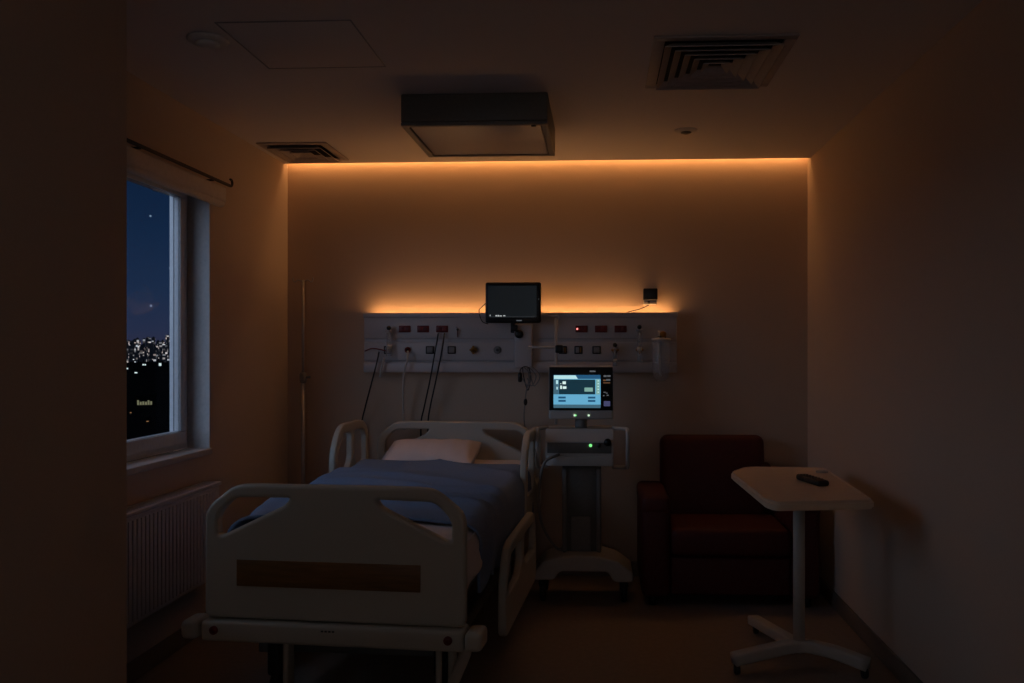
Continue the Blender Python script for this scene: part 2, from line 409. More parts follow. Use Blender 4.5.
c = at(458, 329, YF)
m.box((-.018, -.02, -.003), (.018, 0, .003), 'chrome', bev=.001, mtx=Matrix.Rotation(.7, 4, 'Y')).cyl((0, -.02, -.004), (0, 0, -.004), .007, 'label').cyl((0, -.012, -.05), (0, -.012, 0), .003, 'socket')
m.build('hook', hp, hl(c))
# pale centre module with a black knob
c0, c1 = at(515, 368, YF), at(533, 324, YF)
m = MB().box(hl((c0.x, YF-.05, c0.z)), hl((c1.x, YF, c1.z)), 'panel', bev=.008)
m.build('centre_module', hp)
c = at(519, 334, YF-.05)
MB().lathe([(.026, 0), (.026, .01), (.02, .02), (.008, .022)], (0, 0, 0), 'black', axis='Y').build('module_knob', hp, hl(c))

# things hanging from the panel
c = at(520, 374, YF-.07)
o = empty('call_handset', 'black nurse call handset hanging under the pale centre module', 'call handset', c)
MB().box((-.013, -.012, -.05), (.013, .012, .01), 'black', bev=.01, seg=3).ball((0, -.012, -.01), .006, 'label').build('handset', o)
MB().tube([(0, 0, .01), (.004, 0, .03), (.03, .01, .045), (.055, .02, .03), (.06, .03, -.03), (.045, .03, -.10), (.02, .03, -.02), (.01, .05, .05)], .003, 'black').build('cord', o)
c = at(526, 372, YF-.04)
o = MB()
q = [at(527, 366, 5.42), at(529, 378, 5.42), at(526, 392, 5.43), at(525, 402, 5.44), at(524, 420, 5.46), at(527, 440, 5.5), at(528, 470, 5.52)]
o.tube(q, .0035, 'device2').ball(at(525.5, 402, 5.44), .012, 'black', (1, 1, 1.8))
for dx in (0, 5, 9):
    o.tube([at(524+dx, 367, 5.43), at(531+dx, 376, 5.42), at(528+dx*.7, 386, 5.43), at(522+dx, 378, 5.43)], .003, 'device2')
tag(o.build('lead_bundle'), 'tangle of thin grey leads hanging below the panel next to the ventilator', 'cable')

def flowmeter(x, ytop, ybot, label, tube_to, rr=.014):
    c = at(x, ytop, YF-.045)
    o = empty('flowmeter', label, 'flowmeter', c)
    hgt = c.z-at(x, ybot, YF-.045).z
    MB().ball((0, 0, -.012), .014, 'black').cyl((0, 0, -.03), (0, .045, -.03), .009, 'chrome').cyl((-.02, -.002, -.032), (.02, -.002, -.032), .006, 'chrome').build('regulator', o)
    MB().cyl((0, 0, -.04), (0, 0, -.04-hgt*.42), rr, 'clear').cyl((0, 0, -.045), (0, 0, -.02-hgt*.4), .004, 'chrome').build('sight_tube', o)
    MB().cyl((0, 0, -.04-hgt*.42), (0, 0, -.04-hgt*.42-.02), rr*1.2, 'device').cyl((0, 0, -.05-hgt*.42), (0, 0, -hgt), rr*1.3, 'clear').build('humidifier_cup', o)
    return o
flowmeter(388.8, 326, 356, 'chrome flowmeter at the far left end of the service panel', None)
flowmeter(615, 343, 366, 'short flowmeter plugged in right of centre on the service panel', None, .011)
flowmeter(639.5, 325, 362, 'slim flowmeter beside the suction jar on the service panel', None, .012)
# suction jar
c = at(661, 331, YF-.07)
o = empty('suction_canister', 'clear suction canister hanging at the right end of the service panel', 'canister', c)
MB().cyl((.002, 0, -.03), (.002, .07, -.03), .014, 'brass').ball((.012, -.005, -.02), .02, 'brass').box((-.02, -.012, -.045), (.03, .012, -.03), 'dark', bev=.003).build('regulator', o)
MB().lathe([(.028, -.30), (.045, -.275), (.05, -.24), (.055, -.06), (.05, -.052), (.048, -.052)], (0, 0, 0), 'clear').build('jar', o)
MB().lathe([(.056, -.062), (.057, -.045), (.02, -.04)], (0, 0, 0), 'device').build('lid', o)
MB().tube([(-.012, 0, 0), (-.014, -.012, -.05), (-.014, -.05, -.08), (-.012, -.062, -.2), (-.006, -.062, -.27)], .006, 'device').build('hose', o)

# cables on the wall
def cable(name, pts, r, mt, label, cat='cable', group=None):
    return tag(MB().tube(pts, r, mt).build(name), label, cat, group)
cable('power_cable', [at(438.5, 333, 5.485), at(435, 352, 5.45), at(430, 380, 5.46), at(424, 408, 5.52), at(421, 425, 5.545), at(421, 470, 5.55)], .0045, 'black', 'left one of the two black power cables hanging from the red socket')
cable('power_cable', [at(444.5, 333, 5.485), at(442, 350, 5.45), at(436, 380, 5.455), at(430, 408, 5.52), at(428, 425, 5.545), at(428, 470, 5.55)], .0045, 'black', 'right one of the two black power cables hanging from the red socket')
cable('power_cable', [at(379, 352, 5.475), at(377, 362, 5.455), at(371, 385, 5.46), at(365, 408, 5.5), at(362, 424, 5.53), at(365, 450, 5.55), at(368, 480, 5.55)], .0045, 'black', 'black cable curving down behind the left bed rail')
cable('gas_hose', [at(408, 351, 5.46), at(407, 361, 5.44), at(404, 372, 5.445), at(403, 400, 5.5), at(404, 430, 5.545)], .006, 'device', 'pale gas hose hanging below the red gas outlet')
cable('gas_hose', [at(384, 358, 5.45), at(382, 365, 5.45), at(380, 377, 5.46)], .007, 'device', 'short pale hose stub at the left end of the service panel')
cable('gas_hose', [at(365, 351, 5.48), at(372, 348.5, 5.46), at(380, 349.5, 5.46), at(386, 351, 5.48)], .004, 'socket', 'short red hose arched across the left end of the service panel')
cable('power_cable', [at(649, 305, 5.58), at(640, 309, 5.575), at(632, 311, 5.57), at(622, 314, 5.49)], .003, 'black', 'thin cable from the small wall box down to the panel top')
cable('power_cable', [at(486, 303, 5.47), at(482, 307, 5.5), at(479, 311, 5.5), at(482, 321, 5.47), at(488, 324, 5.44)], .003, 'black', 'thin looped cable left of the wall monitor')

# ---- wall monitor
c = at(513, 302.5, 5.36)
o = empty('wall_monitor', 'black patient monitor on an arm above the service panel', 'monitor', c)
hw, hh = .167, .122
MB().box((-hw, 0, -hh), (hw, .05, hh), 'black', bev=.012, seg=3).box((-hw+.02, .045, -hh+.02), (hw-.02, .07, hh-.02), 'black', bev=.01).build('casing', o)
s = MB().box((-hw+.018, -.002, -hh+.034), (hw-.026, .002, hh-.022), 'mon_scr')
s = s.build('screen', o)
m = MB()
for x, z, wd, h_ in ((-.105, -.079, .011, .007), (-.091, -.079, .008, .009), (-.079, -.08, .012, .006), (-.058, -.079, .012, .006), (-.139, -.077, .004, .008)):
    m.box((x, -.0035, z-h_/2), (x+wd, -.002, z+h_/2), 'mon_tx')
m.box((-.14, -.0035, -.0865), (.13, -.0025, -.0855), 'key')
m.build('readout', s)
MB().box((.02, -.003, -hh+.011), (.053, -.0005, -hh+.017), 'key', bev=.001).build('maker_plate', o)
MB().ball((hw-.013, -.001, .02), .003, 'key').build('power_button', o)
MB().cyl((0, .07, 0), (0, .11, 0), .02, 'black').box((-.025, .10, -.18), (.025, .125, .03), 'black', bev=.006).box((-.02, .06, -.17), (.02, .12, -.13), 'black', bev=.005).build('mounting_arm', o)

# ---- small box on the wall
c = at(650, 297, 5.6)
o = empty('wall_dispenser', 'small black box with a white foot on the wall above the panel', 'wall box', c)
MB().box((-.043, -.055, -.02), (.043, -.001, .05), 'black', bev=.005).build('cover', o)
MB().box((-.04, -.048, -.05), (.04, -.001, -.021), 'device', bev=.004).cyl((-.01, -.049, -.035), (-.01, -.047, -.035), .008, 'label').build('foot', o)

# ---- IV pole
c = at(303, 480, 5.42)
o = empty('iv_pole', 'thin steel drip stand in the corner behind the bed', 'drip stand', (c.x, c.y, 0))
ztop = at(303, 280, 5.42).z
MB().cyl((0, 0, .1), (0, 0, 1.2), .0125, 'chrome').build('lower_tube', o)
MB().cyl((0, 0, 1.2), (0, 0, ztop), .008, 'chrome').build('upper_tube', o)
for s_ in (-1, 1):
    MB().tube([(0, 0, ztop-.01), (s_*.03, 0, ztop), (s_*.05, 0, ztop-.012), (s_*.062, 0, ztop), (s_*.06, 0, ztop+.015)], .0035, 'chrome').build('bag_hook', o)
MB().lathe([(.02, 1.20), (.022, 1.22), (.022, 1.25), (.014, 1.265)], (0, 0, 0), 'device2').cyl((0, 0, 1.235), (.045, 0, 1.235), .009, 'device2').build('height_clamp', o)
MB().cyl((0, 0, .07), (0, 0, .12), .03, 'dark').build('hub', o)
for k in range(5):
    a = 2*PI*k/5+.6; d = Vector((math.cos(a), math.sin(a), 0))*.2
    if d.y > .12: d *= .6
    d.x = max(d.x, -.13)
    MB().cyl((0, 0, .09), d+Vector((0, 0, .065)), .012, 'chrome').build('foot', o)
    MB().cyl(d+Vector((-.01, 0, .025)), d+Vector((.01, 0, .025)), .025, 'dark').cyl(d+Vector((0, 0, .04)), d+Vector((0, 0, .07)), .006, 'chrome').build('castor', o)

# ------------------------------------------------------------------ hospital bed
BH = Vector((-.862, 5.43, 0)); BT = .055; BL = 2.15
bed = empty('hospital_bed', 'cream hospital bed with moulded end boards and a walnut strip', 'bed', BH, -BT)
def board(top, low, hw):
    out = rnd([(-hw, low), (hw, low), (hw, top-.095), (hw-.115, top-.004), (hw-.2, top), (-hw+.2, top), (-hw+.115, top-.004), (-hw, top-.095)], [.03, .03, .045, .04, .05, .05, .04, .045])
    hole = lambda s_: rnd([(s_*.165, top-.048), (s_*(hw-.115), top-.052), (s_*(hw-.052), top-.115), (s_*(hw-.052), top-.19), (s_*(hw-.075), top-.19), (s_*.185, top-.075)], [.012, .03, .03, .012, .012, .012])
    return out, [hole(1), hole(-1)[::-1]]
out, holes = board(.97, .50, .492)
MB().plate(out, holes, .045, 'bed', .012, Matrix.Translation((0, -.03, 0))).build('headboard', bed)
fz = .900
out, holes = board(fz, .398, .500)
yf = -BL
fb = MB().plate(out, holes, .05, 'bed', .014, Matrix.Translation((0, yf, 0))).build('footboard', bed)
MB().box((-.37, yf-.030, .522), (.335, yf-.022, .62), 'wood', bev=.002).build('wood_panel', fb, label='brown wood-grain strip')
MB().box((.02, yf-.003, .9-.9), (.021, yf, .001), 'bed').bm.free()
# beam and corner buffers at the foot
MB().box((-.50, yf-.055, .318), (.50, yf+.06, .394), 'bed', bev=.014, seg=3).build('foot_beam', bed)
for s_ in (-1, 1):
    b_ = MB().box((s_*.54-.034, yf-.07, .325), (s_*.54+.03, yf+.05, .396), 'bed', bev=.02, seg=3).build('corner_buffer', bed)
    MB().cyl((s_*.445, yf-.062, .362), (s_*.445, yf-.05, .362), .016, 'socket').build('beam_button', bed)
m = MB()
for k in range(4): m.box((-.03+k*.014, yf-.0575, .372), (-.021+k*.014, yf-.0545, .378), 'label')
m.build('beam_label', bed)
MB().box((-.47, -.09, .33), (.47, .0, .40), 'bed', bev=.014).build('head_beam', bed)
for o in [x for x in bed.children if x.name.split('.')[0] in ('footboard', 'foot_beam', 'corner_buffer', 'beam_button', 'beam_label') ]:
    th = -.03; o.rotation_euler.z = th; o.location = (yf*math.sin(th), yf*(1-math.cos(th)), 0)
# mattress deck and chassis
m = MB()
for s_ in (-1, 1): m.box((s_*.42-.02, yf+.06, .44), (s_*.42+.02, -.09, .50), 'bedmetal', bev=.004)
for k in range(7): m.box((-.40, yf+.15+k*.31, .46), (.40, yf+.15+k*.31+.12, .50), 'bedmetal', bev=.004)
m.box((-.43, yf+.03, .50), (.43, -.06, .52), 'device2', bev=.004)
m.build('mattress_deck', bed)
m = MB()
for s_ in (-1, 1): m.box((s_*.36-.025, yf+.2, .20), (s_*.36+.025, -.15, .26), 'bedmetal', bev=.006)
for y in (yf+.25, -.25): m.box((-.36, y-.03, .20), (.36, y+.03, .26), 'bedmetal', bev=.006)
m.build('chassis', bed)
for y in (yf+.55, -.6):
    MB().cyl((0, y, .0+.23), (0, y, .47), .06, 'device2').cyl((0, y, .22), (0, y, .35), .08, 'device2').build('lift_column', bed)
    for s_ in (-1, 1): MB().box((s_*.25-.015, y-.25, .24), (s_*.25+.015, y+.25, .27), 'bedmetal', mtx=Matrix.Translation((0, y, .35)) @ Matrix.Rotation(.35, 4, 'X') @ Matrix.Translation((0, -y, -.25))).build('lift_arm', bed)
MB().tube([(.50, yf-.02, .335), (.49, yf+.0, .29), (.46, yf+.02, .22), (.43, yf+.05, .15), (.42, yf+.1, .11)], .022, 'bed', res=4).build('foot_strut', bed)
MB().box((.375, yf+.02, .13), (.395, yf+.05, .33), 'bed', bev=.006).build('foot_strut', bed)
for x, y in ((-.275, yf+.16), (.36, yf+.22), (-.31, -.22), (.31, -.22)):
    cs = MB().lathe([(.02, -.018), (.075, -.018), (.085, -.010), (.085, .010), (.075, .018), (.02, .018)], (x, y, .085), 'dark', axis='X').build('castor', bed)
    MB().box((x-.024, y-.075, .15), (x+.024, y+.07, .205 if y > -1 else .30), 'dark', bev=.012, seg=3).cyl((x, y, .20), (x, y, .26), .02, 'dark').build('castor_fork', cs)
    MB().box((x+.026, y-.05, .02), (x+.05, y+.02, .30), 'bed', bev=.010, seg=3).box((x-.01, y-.04, .26), (x+.06, y+.01, .30), 'bed', bev=.008).build('castor_guard', cs)
# side rails
def rail(x, y0, y1, z0, z1, nm='side_rail'):
    L = y1-y0; h = z1-z0
    out = rnd([(0, 0), (L, 0), (L, h-.07), (L-.09, h), (.12, h), (.0, h-.14)], [.06, .06, .05, .06, .08, .08])
    hl1 = rnd([(.055, .17), (.055, h-.16), (.15, h-.055), (L*.48, h-.055), (L*.48, .22), (L*.4, .17)], .03)
    hl2 = rnd([(L*.56, .22), (L*.56, h-.055), (L-.10, h-.055), (L-.05, h-.09), (L-.05, .17), (L*.64, .17)], .03)
    mt = Matrix.Translation((x, y0, z0)) @ Matrix.Rotation(PI/2, 4, 'Z')
    o = MB().plate(out, [hl1, hl2], .036, 'bed', .010, mt).build(nm, bed)
    MB().box((x-.006 if x < 0 else x-.02, y0+L*.25, z0+.05), (x+.02 if x < 0 else x+.006, y0+L*.75, z0+.12), 'device2', bev=.003).build('control_pad', o)
    return o
rail(-.56, -.64, -.04, .56, .985)
rail(.50, -.70, -.05, .46, .955)
rail(-.545, yf+.45, -1.08, .16, .56)
rail(.54, yf+.52, -.62, .18, .56)
for x, y in ((-.50, -.45), (.46, -.4), (-.5, yf+.75), (.5, yf+1.0)):
    z1 = .62 if y > -.6 else .46
    MB().box((x-.02, y-.12, .40), (x+.02, y-.08, z1), 'bedmetal', bev=.005).box((x-.02, y+.08, .40), (x+.02, y+.12, z1), 'bedmetal', bev=.005).box((x*.83-.02, y-.14, .42), (x, y+.14, .45), 'bedmetal', bev=.005).build('rail_bracket', bed)

# bedding (lies on the bed: things of their own, laid out in the bed's own axes)
def bedspace(name, label, cat):
    return dict(loc=BH, rz=-BT)
def headlift(y):                  # back section slightly raised
    t = max(0, min(1, (y+1.05)/.75)); return .055*t*t*(3-2*t)
def noise(x, y):
    return (math.sin(7.1*x+3.3*y+.4)+math.sin(-4.7*x+11.3*y+1.9)*.8+math.sin(13.7*x+19.1*y)*.4+math.sin(23*y-6*x+2)*.3)/2.5
# mattress
def grid_obj(name, U, V, fn, mt, thick=0, closed=False):
    bm = bmesh.new(); g = [[bm.verts.new(fn(u/(U-1), v/(V-1))) for v in range(V)] for u in range(U)]
    for i in range(U-1):
        for j in range(V-1): bm.faces.new((g[i][j], g[i+1][j], g[i+1][j+1], g[i][j+1]))
    if closed:
        for i in range(U-1): bm.faces.new((g[i][V-1], g[i+1][V-1], g[i+1][0], g[i][0]))
        bm.faces.new([g[0][j] for j in range(V)]); bm.faces.new([g[U-1][j] for j in range(V)][::-1])
    bmesh.ops.recalc_face_normals(bm, faces=bm.faces[:])
    x = MB(); x._merge(bm, mt, None, True); o = x.build(name)
    if thick:
        s_ = o.modifiers.new('s', 'SOLIDIFY'); s_.thickness = thick; s_.offset = 1
    o.location = BH; o.rotation_euler = (0, 0, -BT)
    return o
MT = .695
def mattress(u, v):
    y = (yf+.045)+u*(2.04)
    e = min(u, 1-u)/.015; k = 1-max(0, 1-e)**2*.12
    a = v*2*PI
    c_, s_ = math.cos(a), math.sin(a)
    sx = math.copysign(abs(c_)**.22, c_); sz = math.copysign(abs(s_)**.3, s_)
    zc = (MT+.522)/2; hz = (MT-.522)/2
    z = zc+hz*sz*k
    return (sx*.465*k, y, z+(headlift(y) if sz > -.2 else 0)+(.004*noise(sx, y) if sz > .5 else 0))
tag(grid_obj('mattress', 60, 64, mattress, 'sheet', closed=True), 'mattress in a white fitted sheet on the hospital bed', 'mattress')
mt_o = [o for o in bpy.data.objects if o.name == 'mattress'][0]
def corner(u, v):
    y = yf+.07+u*.34; d = v*(.17*(1-.55*u)); 
    return (.475+.012*math.sin(y*22)*v+.02*v, y, MT-.012-d)
sh = grid_obj('loose_sheet', 16, 10, corner, 'sheet', thick=.003); sh.location = (0, 0, 0); sh.rotation_euler = (0, 0, 0); sh.parent = mt_o
# blanket
def blanket(u, v):
    y = -.44-u*1.33
    hem = (.28*(v-.5) if v > .5 else .50*(.5-v))+.02*math.sin(9*v)
    y -= u*hem
    W_top = .475; w_side = .25 if v > .5 else .22
    t = (v-.5)*2                                # -1..1 across
    s_ = t*(W_top+w_side)
    ridge = .012*noise(s_*.6, y*1.6)+.044*(1-abs(math.sin(y*6.2+s_*1.1+.9*math.sin(s_*4+y)))**.6)*(.4+.6*math.sin(2.3*s_+y*1.7)**2)+.026*(1-abs(math.sin(y*15+s_*3.1+math.sin(s_*7)*.8))**.7)*max(0, math.sin(3*s_+4*y))
    zt_ = MT+.014+headlift(y)+ridge
    a = abs(s_)
    if a < W_top-.05:
        x, z = s_, zt_
    else:
        r_ = .07; d = a-(W_top-.05)
        if d < r_*PI/2:
            q = d/r_; x = W_top-.05+r_*math.sin(q); z = zt_-r_*(1-math.cos(q))
        else:
            e = d-r_*PI/2; x = W_top+.02+.012*math.sin(y*14+e*6)*min(1, e*8)+.02*e; z = zt_-r_-e
        x = math.copysign(x, s_)
    if x < 0:
        k_ = max(0, min(1, (-y-.62)/.25)); f_ = max(0, min(1, (-y-1.55)/.35)); x *= 1+.16*k_*k_*(3-2*k_)*(1-f_*f_*(3-2*f_))
    return (x, y, z)
tag(grid_obj('blanket', 130, 110, blanket, 'blanket', thick=.012), 'rumpled blue blanket spread over the hospital bed', 'blanket')
# pillow
def pillow(u, v):
    U_, V_ = (u-.5)*2, v*2*PI
    k = (1-abs(U_)**5)**.5 if abs(U_) < 1 else 0
    c_, s_ = math.cos(V_), math.sin(V_)
    w_ = .16*(.86+.14*abs(U_)); th = .062*max(.16, k)*(1-.25*U_*U_)
    x = U_*.262; y = w_*math.copysign(abs(c_)**.75, c_); z = th*math.copysign(abs(s_)**.8, s_)*(1-.3*abs(c_))
    z += .004*noise(U_*2.2, y*4)
    ca_, sa_ = math.cos(.32), math.sin(.32)
    return (x-.10-.01*U_*s_, -.255+y*ca_-z*sa_, MT+headlift(-.2)+.055+y*sa_+z*ca_)
o = tag(grid_obj('pillow', 40, 36, pillow, 'sheet', closed=True), 'white pillow leaning at the head of the hospital bed', 'pillow')

# ------------------------------------------------------------------ ventilator on a trolley
c = at(581, 500, 5.12)
vt = empty('ventilator', 'ventilator on a wheeled trolley with a lit blue screen', 'ventilator', (c.x, 5.12, 0))
K = 5.13/900                       # metres per pixel at its front
def vz(y): return EYE+(CY-y)*K
zs0, zs1 = vz(410), vz(367)
sc = MB().box((-.183, -.02, vz(419)), (.183, .05, zs1+.008), 'device', bev=.012, seg=3).box((-.12, .04, vz(415)), (.12, .085, zs1-.02), 'device2', bev=.01).build('screen_housing', vt)
MB().box((-.180, -.024, zs0), (.180, -.016, zs1), 'black', bev=.003).build('bezel', sc)
s = MB()
SX = lambda x: (x-581)*K
W_, D_ = -.0255, -.024
def R(x0, y0, x1, y1, mt, lv=0):
    s.box((SX(x0), W_-lv*.0006, vz(y1)), (SX(x1), D_, vz(y0)), mt)
# zoomed screen coordinates -> pixels
zx = lambda a: 545+a*75/854
zy = lambda a: 362+a*60/683
R(zx(100), zy(145), zx(632), zy(518), 'scr_bg')
R(zx(100), zy(145), zx(632), zy(190), 'scr_md', 1)
R(zx(105), zy(150), zx(350), zy(190), 'scr_hi', 2)
s2 = bmesh.new(); vv = [s2.verts.new((SX(zx(a)), W_-.0014, vz(zy(b_)))) for a, b_ in ((350, 150), (375, 190), (350, 190))]; s2.faces.new(vv); s._merge(s2, 'scr_hi')
R(zx(160), zy(197), zx(572), zy(365), 'scr_dk', 1)
R(zx(100), zy(195), zx(158), zy(365), 'scr_gr', 1)
R(zx(128), zy(205), zx(152), zy(248), 'scr_hi', 2)
R(zx(133), zy(280), zx(148), zy(310), 'scr_hi', 2)
R(zx(202), zy(218), zx(240), zy(250), 'scr_tx', 2)
R(zx(175), zy(240), zx(188), zy(248), 'scr_tx', 2)
R(zx(175), zy(266), zx(196), zy(304), 'scr_tx', 2)
R(zx(205), zy(274), zx(246), zy(303), 'scr_tx', 2)
R(zx(450), zy(288), zx(545), zy(333), 'scr_gn', 2)
R(zx(582), zy(195), zx(622), zy(365), 'scr_gn', 1)
for k in range(5): R(zx(598), zy(205+k*32), zx(614), zy(218+k*32), 'scr_hi', 2)
for x in (155, 490):
    for y in (390, 428): R(zx(x), zy(y), zx(x+83), zy(y+22), 'scr_md', 1)
R(zx(100), zy(480), zx(632), zy(518), 'scr_gr', 1)
s.build('display', sc)
for a, b_, c2, d2, mt in ((508, 95, 575, 112, 'key'), (665, 148, 700, 168, 'key'), (706, 148, 745, 166, 'key'), (660, 196, 688, 214, 'key_o'), (694, 192, 742, 210, 'key'),
        (662, 228, 740, 240, 'key_o'), (664, 335, 690, 345, 'key'), (690, 345, 712, 355, 'key'), (700, 368, 724, 380, 'key'), (660, 372, 676, 385, 'key'), (668, 440, 740, 498, 'key_b')):
    s = MB(); R(zx(a), zy(b_), zx(c2), zy(d2), mt); s.build('key_legend', sc)
for a, mt in ((338, 'greenwhite'), (350, 'greenled'), (498, 'greenwhite')):
    MB().ball((SX(zx(a)), -.021, vz(zy(603))), .006 if mt == 'greenwhite' else .005, mt).build('status_light', sc)
# neck
MB().cyl((0, .04, vz(430)), (0, .04, vz(415)), .035, 'device2').build('neck', vt)
# body: sloped pale top, grey front, split lower drawer
m = MB()
prof = [(-.10, vz(463)), (-.10, vz(452.5)), (-.105, vz(452)), (-.105, vz(439.5)), (-.06, vz(428)), (.16, vz(428)), (.16, vz(463))]
b_ = bmesh.new(); xs = (-.197, .183)
A = [b_.verts.new((xs[0], y, z)) for y, z in prof]; B = [b_.verts.new((xs[1], y, z)) for y, z in prof]
for i in range(len(prof)):
    j = (i+1) % len(prof); b_.faces.new((A[i], A[j], B[j], B[i]))
b_.faces.new(A[::-1]); b_.faces.new(B); bmesh.ops.recalc_face_normals(b_, faces=b_.faces[:])
bmesh.ops.bevel(b_, geom=b_.edges[:], offset=.005, segments=2, affect='EDGES', clamp_overlap=True)
m._merge(b_, 'device', None, False)
m.box((-.19, -.108, vz(463.5)), (.176, -.09, vz(454)), 'device', bev=.004)
body = m.build('main_unit', vt)
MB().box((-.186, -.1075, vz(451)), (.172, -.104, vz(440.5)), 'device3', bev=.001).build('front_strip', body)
MB().ball((SX(525+374*120/683), -.107, vz(355+502*120/683)), .009, 'greenled').build('power_light', body)
MB().cyl((.15, -.125, vz(440)), (.15, -.09, vz(440)), .02, 'black').cyl((.10, -.115, vz(443)), (.10, -.09, vz(443)), .012, 'label').build('gas_port', body)
# handles
zt_, zb_ = vz(428), vz(466)
for x, x2 in ((-.243, -.19), (.262, .18)):
    MB().tube([(x2, .02, zb_-.005), (x*.95, .0, zb_-.005), (x, -.03, zb_+.01), (x, -.09, (zt_+zb_)/2), (x, -.09, zt_-.02), (x*.97, -.05, zt_), (x2, .0, zt_)], .011, 'device', res=5).build('side_handle', vt)
# column
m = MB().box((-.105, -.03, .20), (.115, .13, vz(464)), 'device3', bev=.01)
for x in (-.105, .088): m.box((x, -.045, .26), (x+.026, -.028, vz(467)), 'device2', bev=.006).box((x+.004, -.048, .235), (x+.022, -.03, .262), 'black', bev=.004)
m.build('column', vt)
MB().box((-.055, -.036, .24), (.055, -.028, .46), 'device2', bev=.003).build('column_panel', vt)
# trolley base
m = MB()
out = rnd([(-.26, .125), (-.15, .125), (-.115, .175), (.15, .175), (.185, .118), (.29, .118), (.29, .17), (.2, .235), (.1, .262), (-.08, .262), (-.2, .235), (-.26, .17)], .02)
m.plate(out, [], .30, 'device', .012, Matrix.Translation((0, .0, 0)))
m.build('trolley_base', vt)
for x in (-.21, .24):
    for y in (-.10, .12):
        w_ = MB().lathe([(.015, -.016), (.052, -.016), (.06, -.008), (.06, .008), (.052, .016), (.015, .016)], (x, y, .06), 'dark', axis='X').build('castor', vt)
        MB().cyl((x, y, .06), (x, y, .13), .014, 'dark').box((x-.022, y-.03, .085), (x+.022, y+.03, .12), 'dark', bev=.006).build('castor_fork', w_)
# hose support
xr = at(555.5, 340, 5.12).x-vt.location.x
m = MB().cyl((xr, .06, vz(425)), (xr, .06, vz(318)), .008, 'device').tube([(xr-.02, .06, vz(317)+.002), (xr-.008, .06, vz(315.5)), (xr+.012, .06, vz(316)), (xr+.018, .06, vz(319))], .006, 'device')
m.cyl((xr, .06, vz(347.5)), (SX(527), .10, vz(347)), .007, 'device').box((xr-.004, .04, vz(353)), (xr+.04, .08, vz(345)), 'black', bev=.006)
m.build('hose_support', vt)
MB().tube([(-.12, -.11, vz(452)), (-.2, -.16, vz(460)), (-.23, -.14, vz(490)), (-.22, -.08, vz(520)), (-.15, -.02, vz(545)), (-.1, .0, vz(550))], .008, 'device2').build('breathing_hose', vt)

# ------------------------------------------------------------------ armchair
ch = empty('armchair', 'dark red upholstered armchair against the back wall', 'armchair', (.71, 5.25, 0)); ch.scale = (.95, 1, 1)
def soft(lo, hi, bev=.035, mt='sofa', mtx=None): return MB().box(lo, hi, mt, bev=bev, seg=4, mtx=mtx)
fy, by = -.33, .31
soft((-.507, fy, .05), (-.345, by, .60), .035).box((-.512, fy-.006, .50), (-.342, by-.03, .605), 'sofa', bev=.035, seg=4).build('armrest', ch)
soft((.345, fy, .05), (.507, by, .60), .035).box((.342, fy-.006, .50), (.512, by-.03, .605), 'sofa', bev=.035, seg=4).build('armrest', ch)
soft((-.343, fy+.02, .06), (.343, by, .27), .02).build('base', ch)
soft((-.341, fy-.012, .275), (.341, .16, .43), .04).build('seat_cushion', ch)
soft((-.365, -.07, 0), (.29, .07, .50), .05, mtx=Matrix.Translation((0, .19, .39)) @ Matrix.Rotation(-.13, 4, 'X')).build('backrest', ch)
soft((-.34, .22, .08), (.34, by, .72), .03).build('back_frame', ch)
for x in (-.44, .44):
    for y in (fy+.06, by-.07): MB().cyl((x, y, 0), (x, y, .06), .022, 'black', r2=.028).build('foot', ch)

# ------------------------------------------------------------------ overbed table
TZ = .80
tb = empty('overbed_table', 'pale overbed table on a single post beside the right wall', 'table', (.877, 4.02, 0))
def tl(p): return (p[0]-.877, p[1]-4.02)
cor = [atz(775, 503, TZ), atz(876, 501, TZ), atz(826, 468, TZ), atz(745, 467, TZ), atz(730, 472, TZ), atz(764, 499.5, TZ)]
P2 = rnd([tl(p) for p in cor], [.05, .04, .06, .06, .05, .05], 6)
def slab(P2, z0, z1, mt, bev):
    b_ = bmesh.new(); f = b_.faces.new([b_.verts.new((x, y, z0)) for x, y in P2])
    r_ = bmesh.ops.extrude_face_region(b_, geom=[f]); bmesh.ops.translate(b_, vec=(0, 0, z1-z0), verts=[v for v in r_['geom'] if isinstance(v, bmesh.types.BMVert)])
    bmesh.ops.recalc_face_normals(b_, faces=b_.faces[:])
    es = [e for e in b_.edges if abs(e.verts[0].co.z-e.verts[1].co.z) < 1e-6]
    bmesh.ops.bevel(b_, geom=es, offset=bev, segments=3, affect='EDGES', clamp_overlap=True)
    return b_
m = MB(); m._merge(slab(P2, TZ-.034, TZ, 'table', .008), 'table'); tp = m.build('table_top', tb)
rim = []
cx_ = sum(p[0] for p in P2)/len(P2); cy_ = sum(p[1] for p in P2)/len(P2)
for x, y in P2: rim.append((cx_+(x-cx_)*.955, cy_+(y-cy_)*.975, TZ+.0005))
MB().tube(rim, .004, 'table', n=8, res=1, closed=True).build('raised_rim', tp)
MB().box((-.12, -.22, TZ-.06), (.10, .28, TZ-.034), 'bedmetal', bev=.006).build('support_bracket', tb)
MB().cyl((0, 0, .07), (0, 0, TZ-.05), .0255, 'device').build('column', tb)
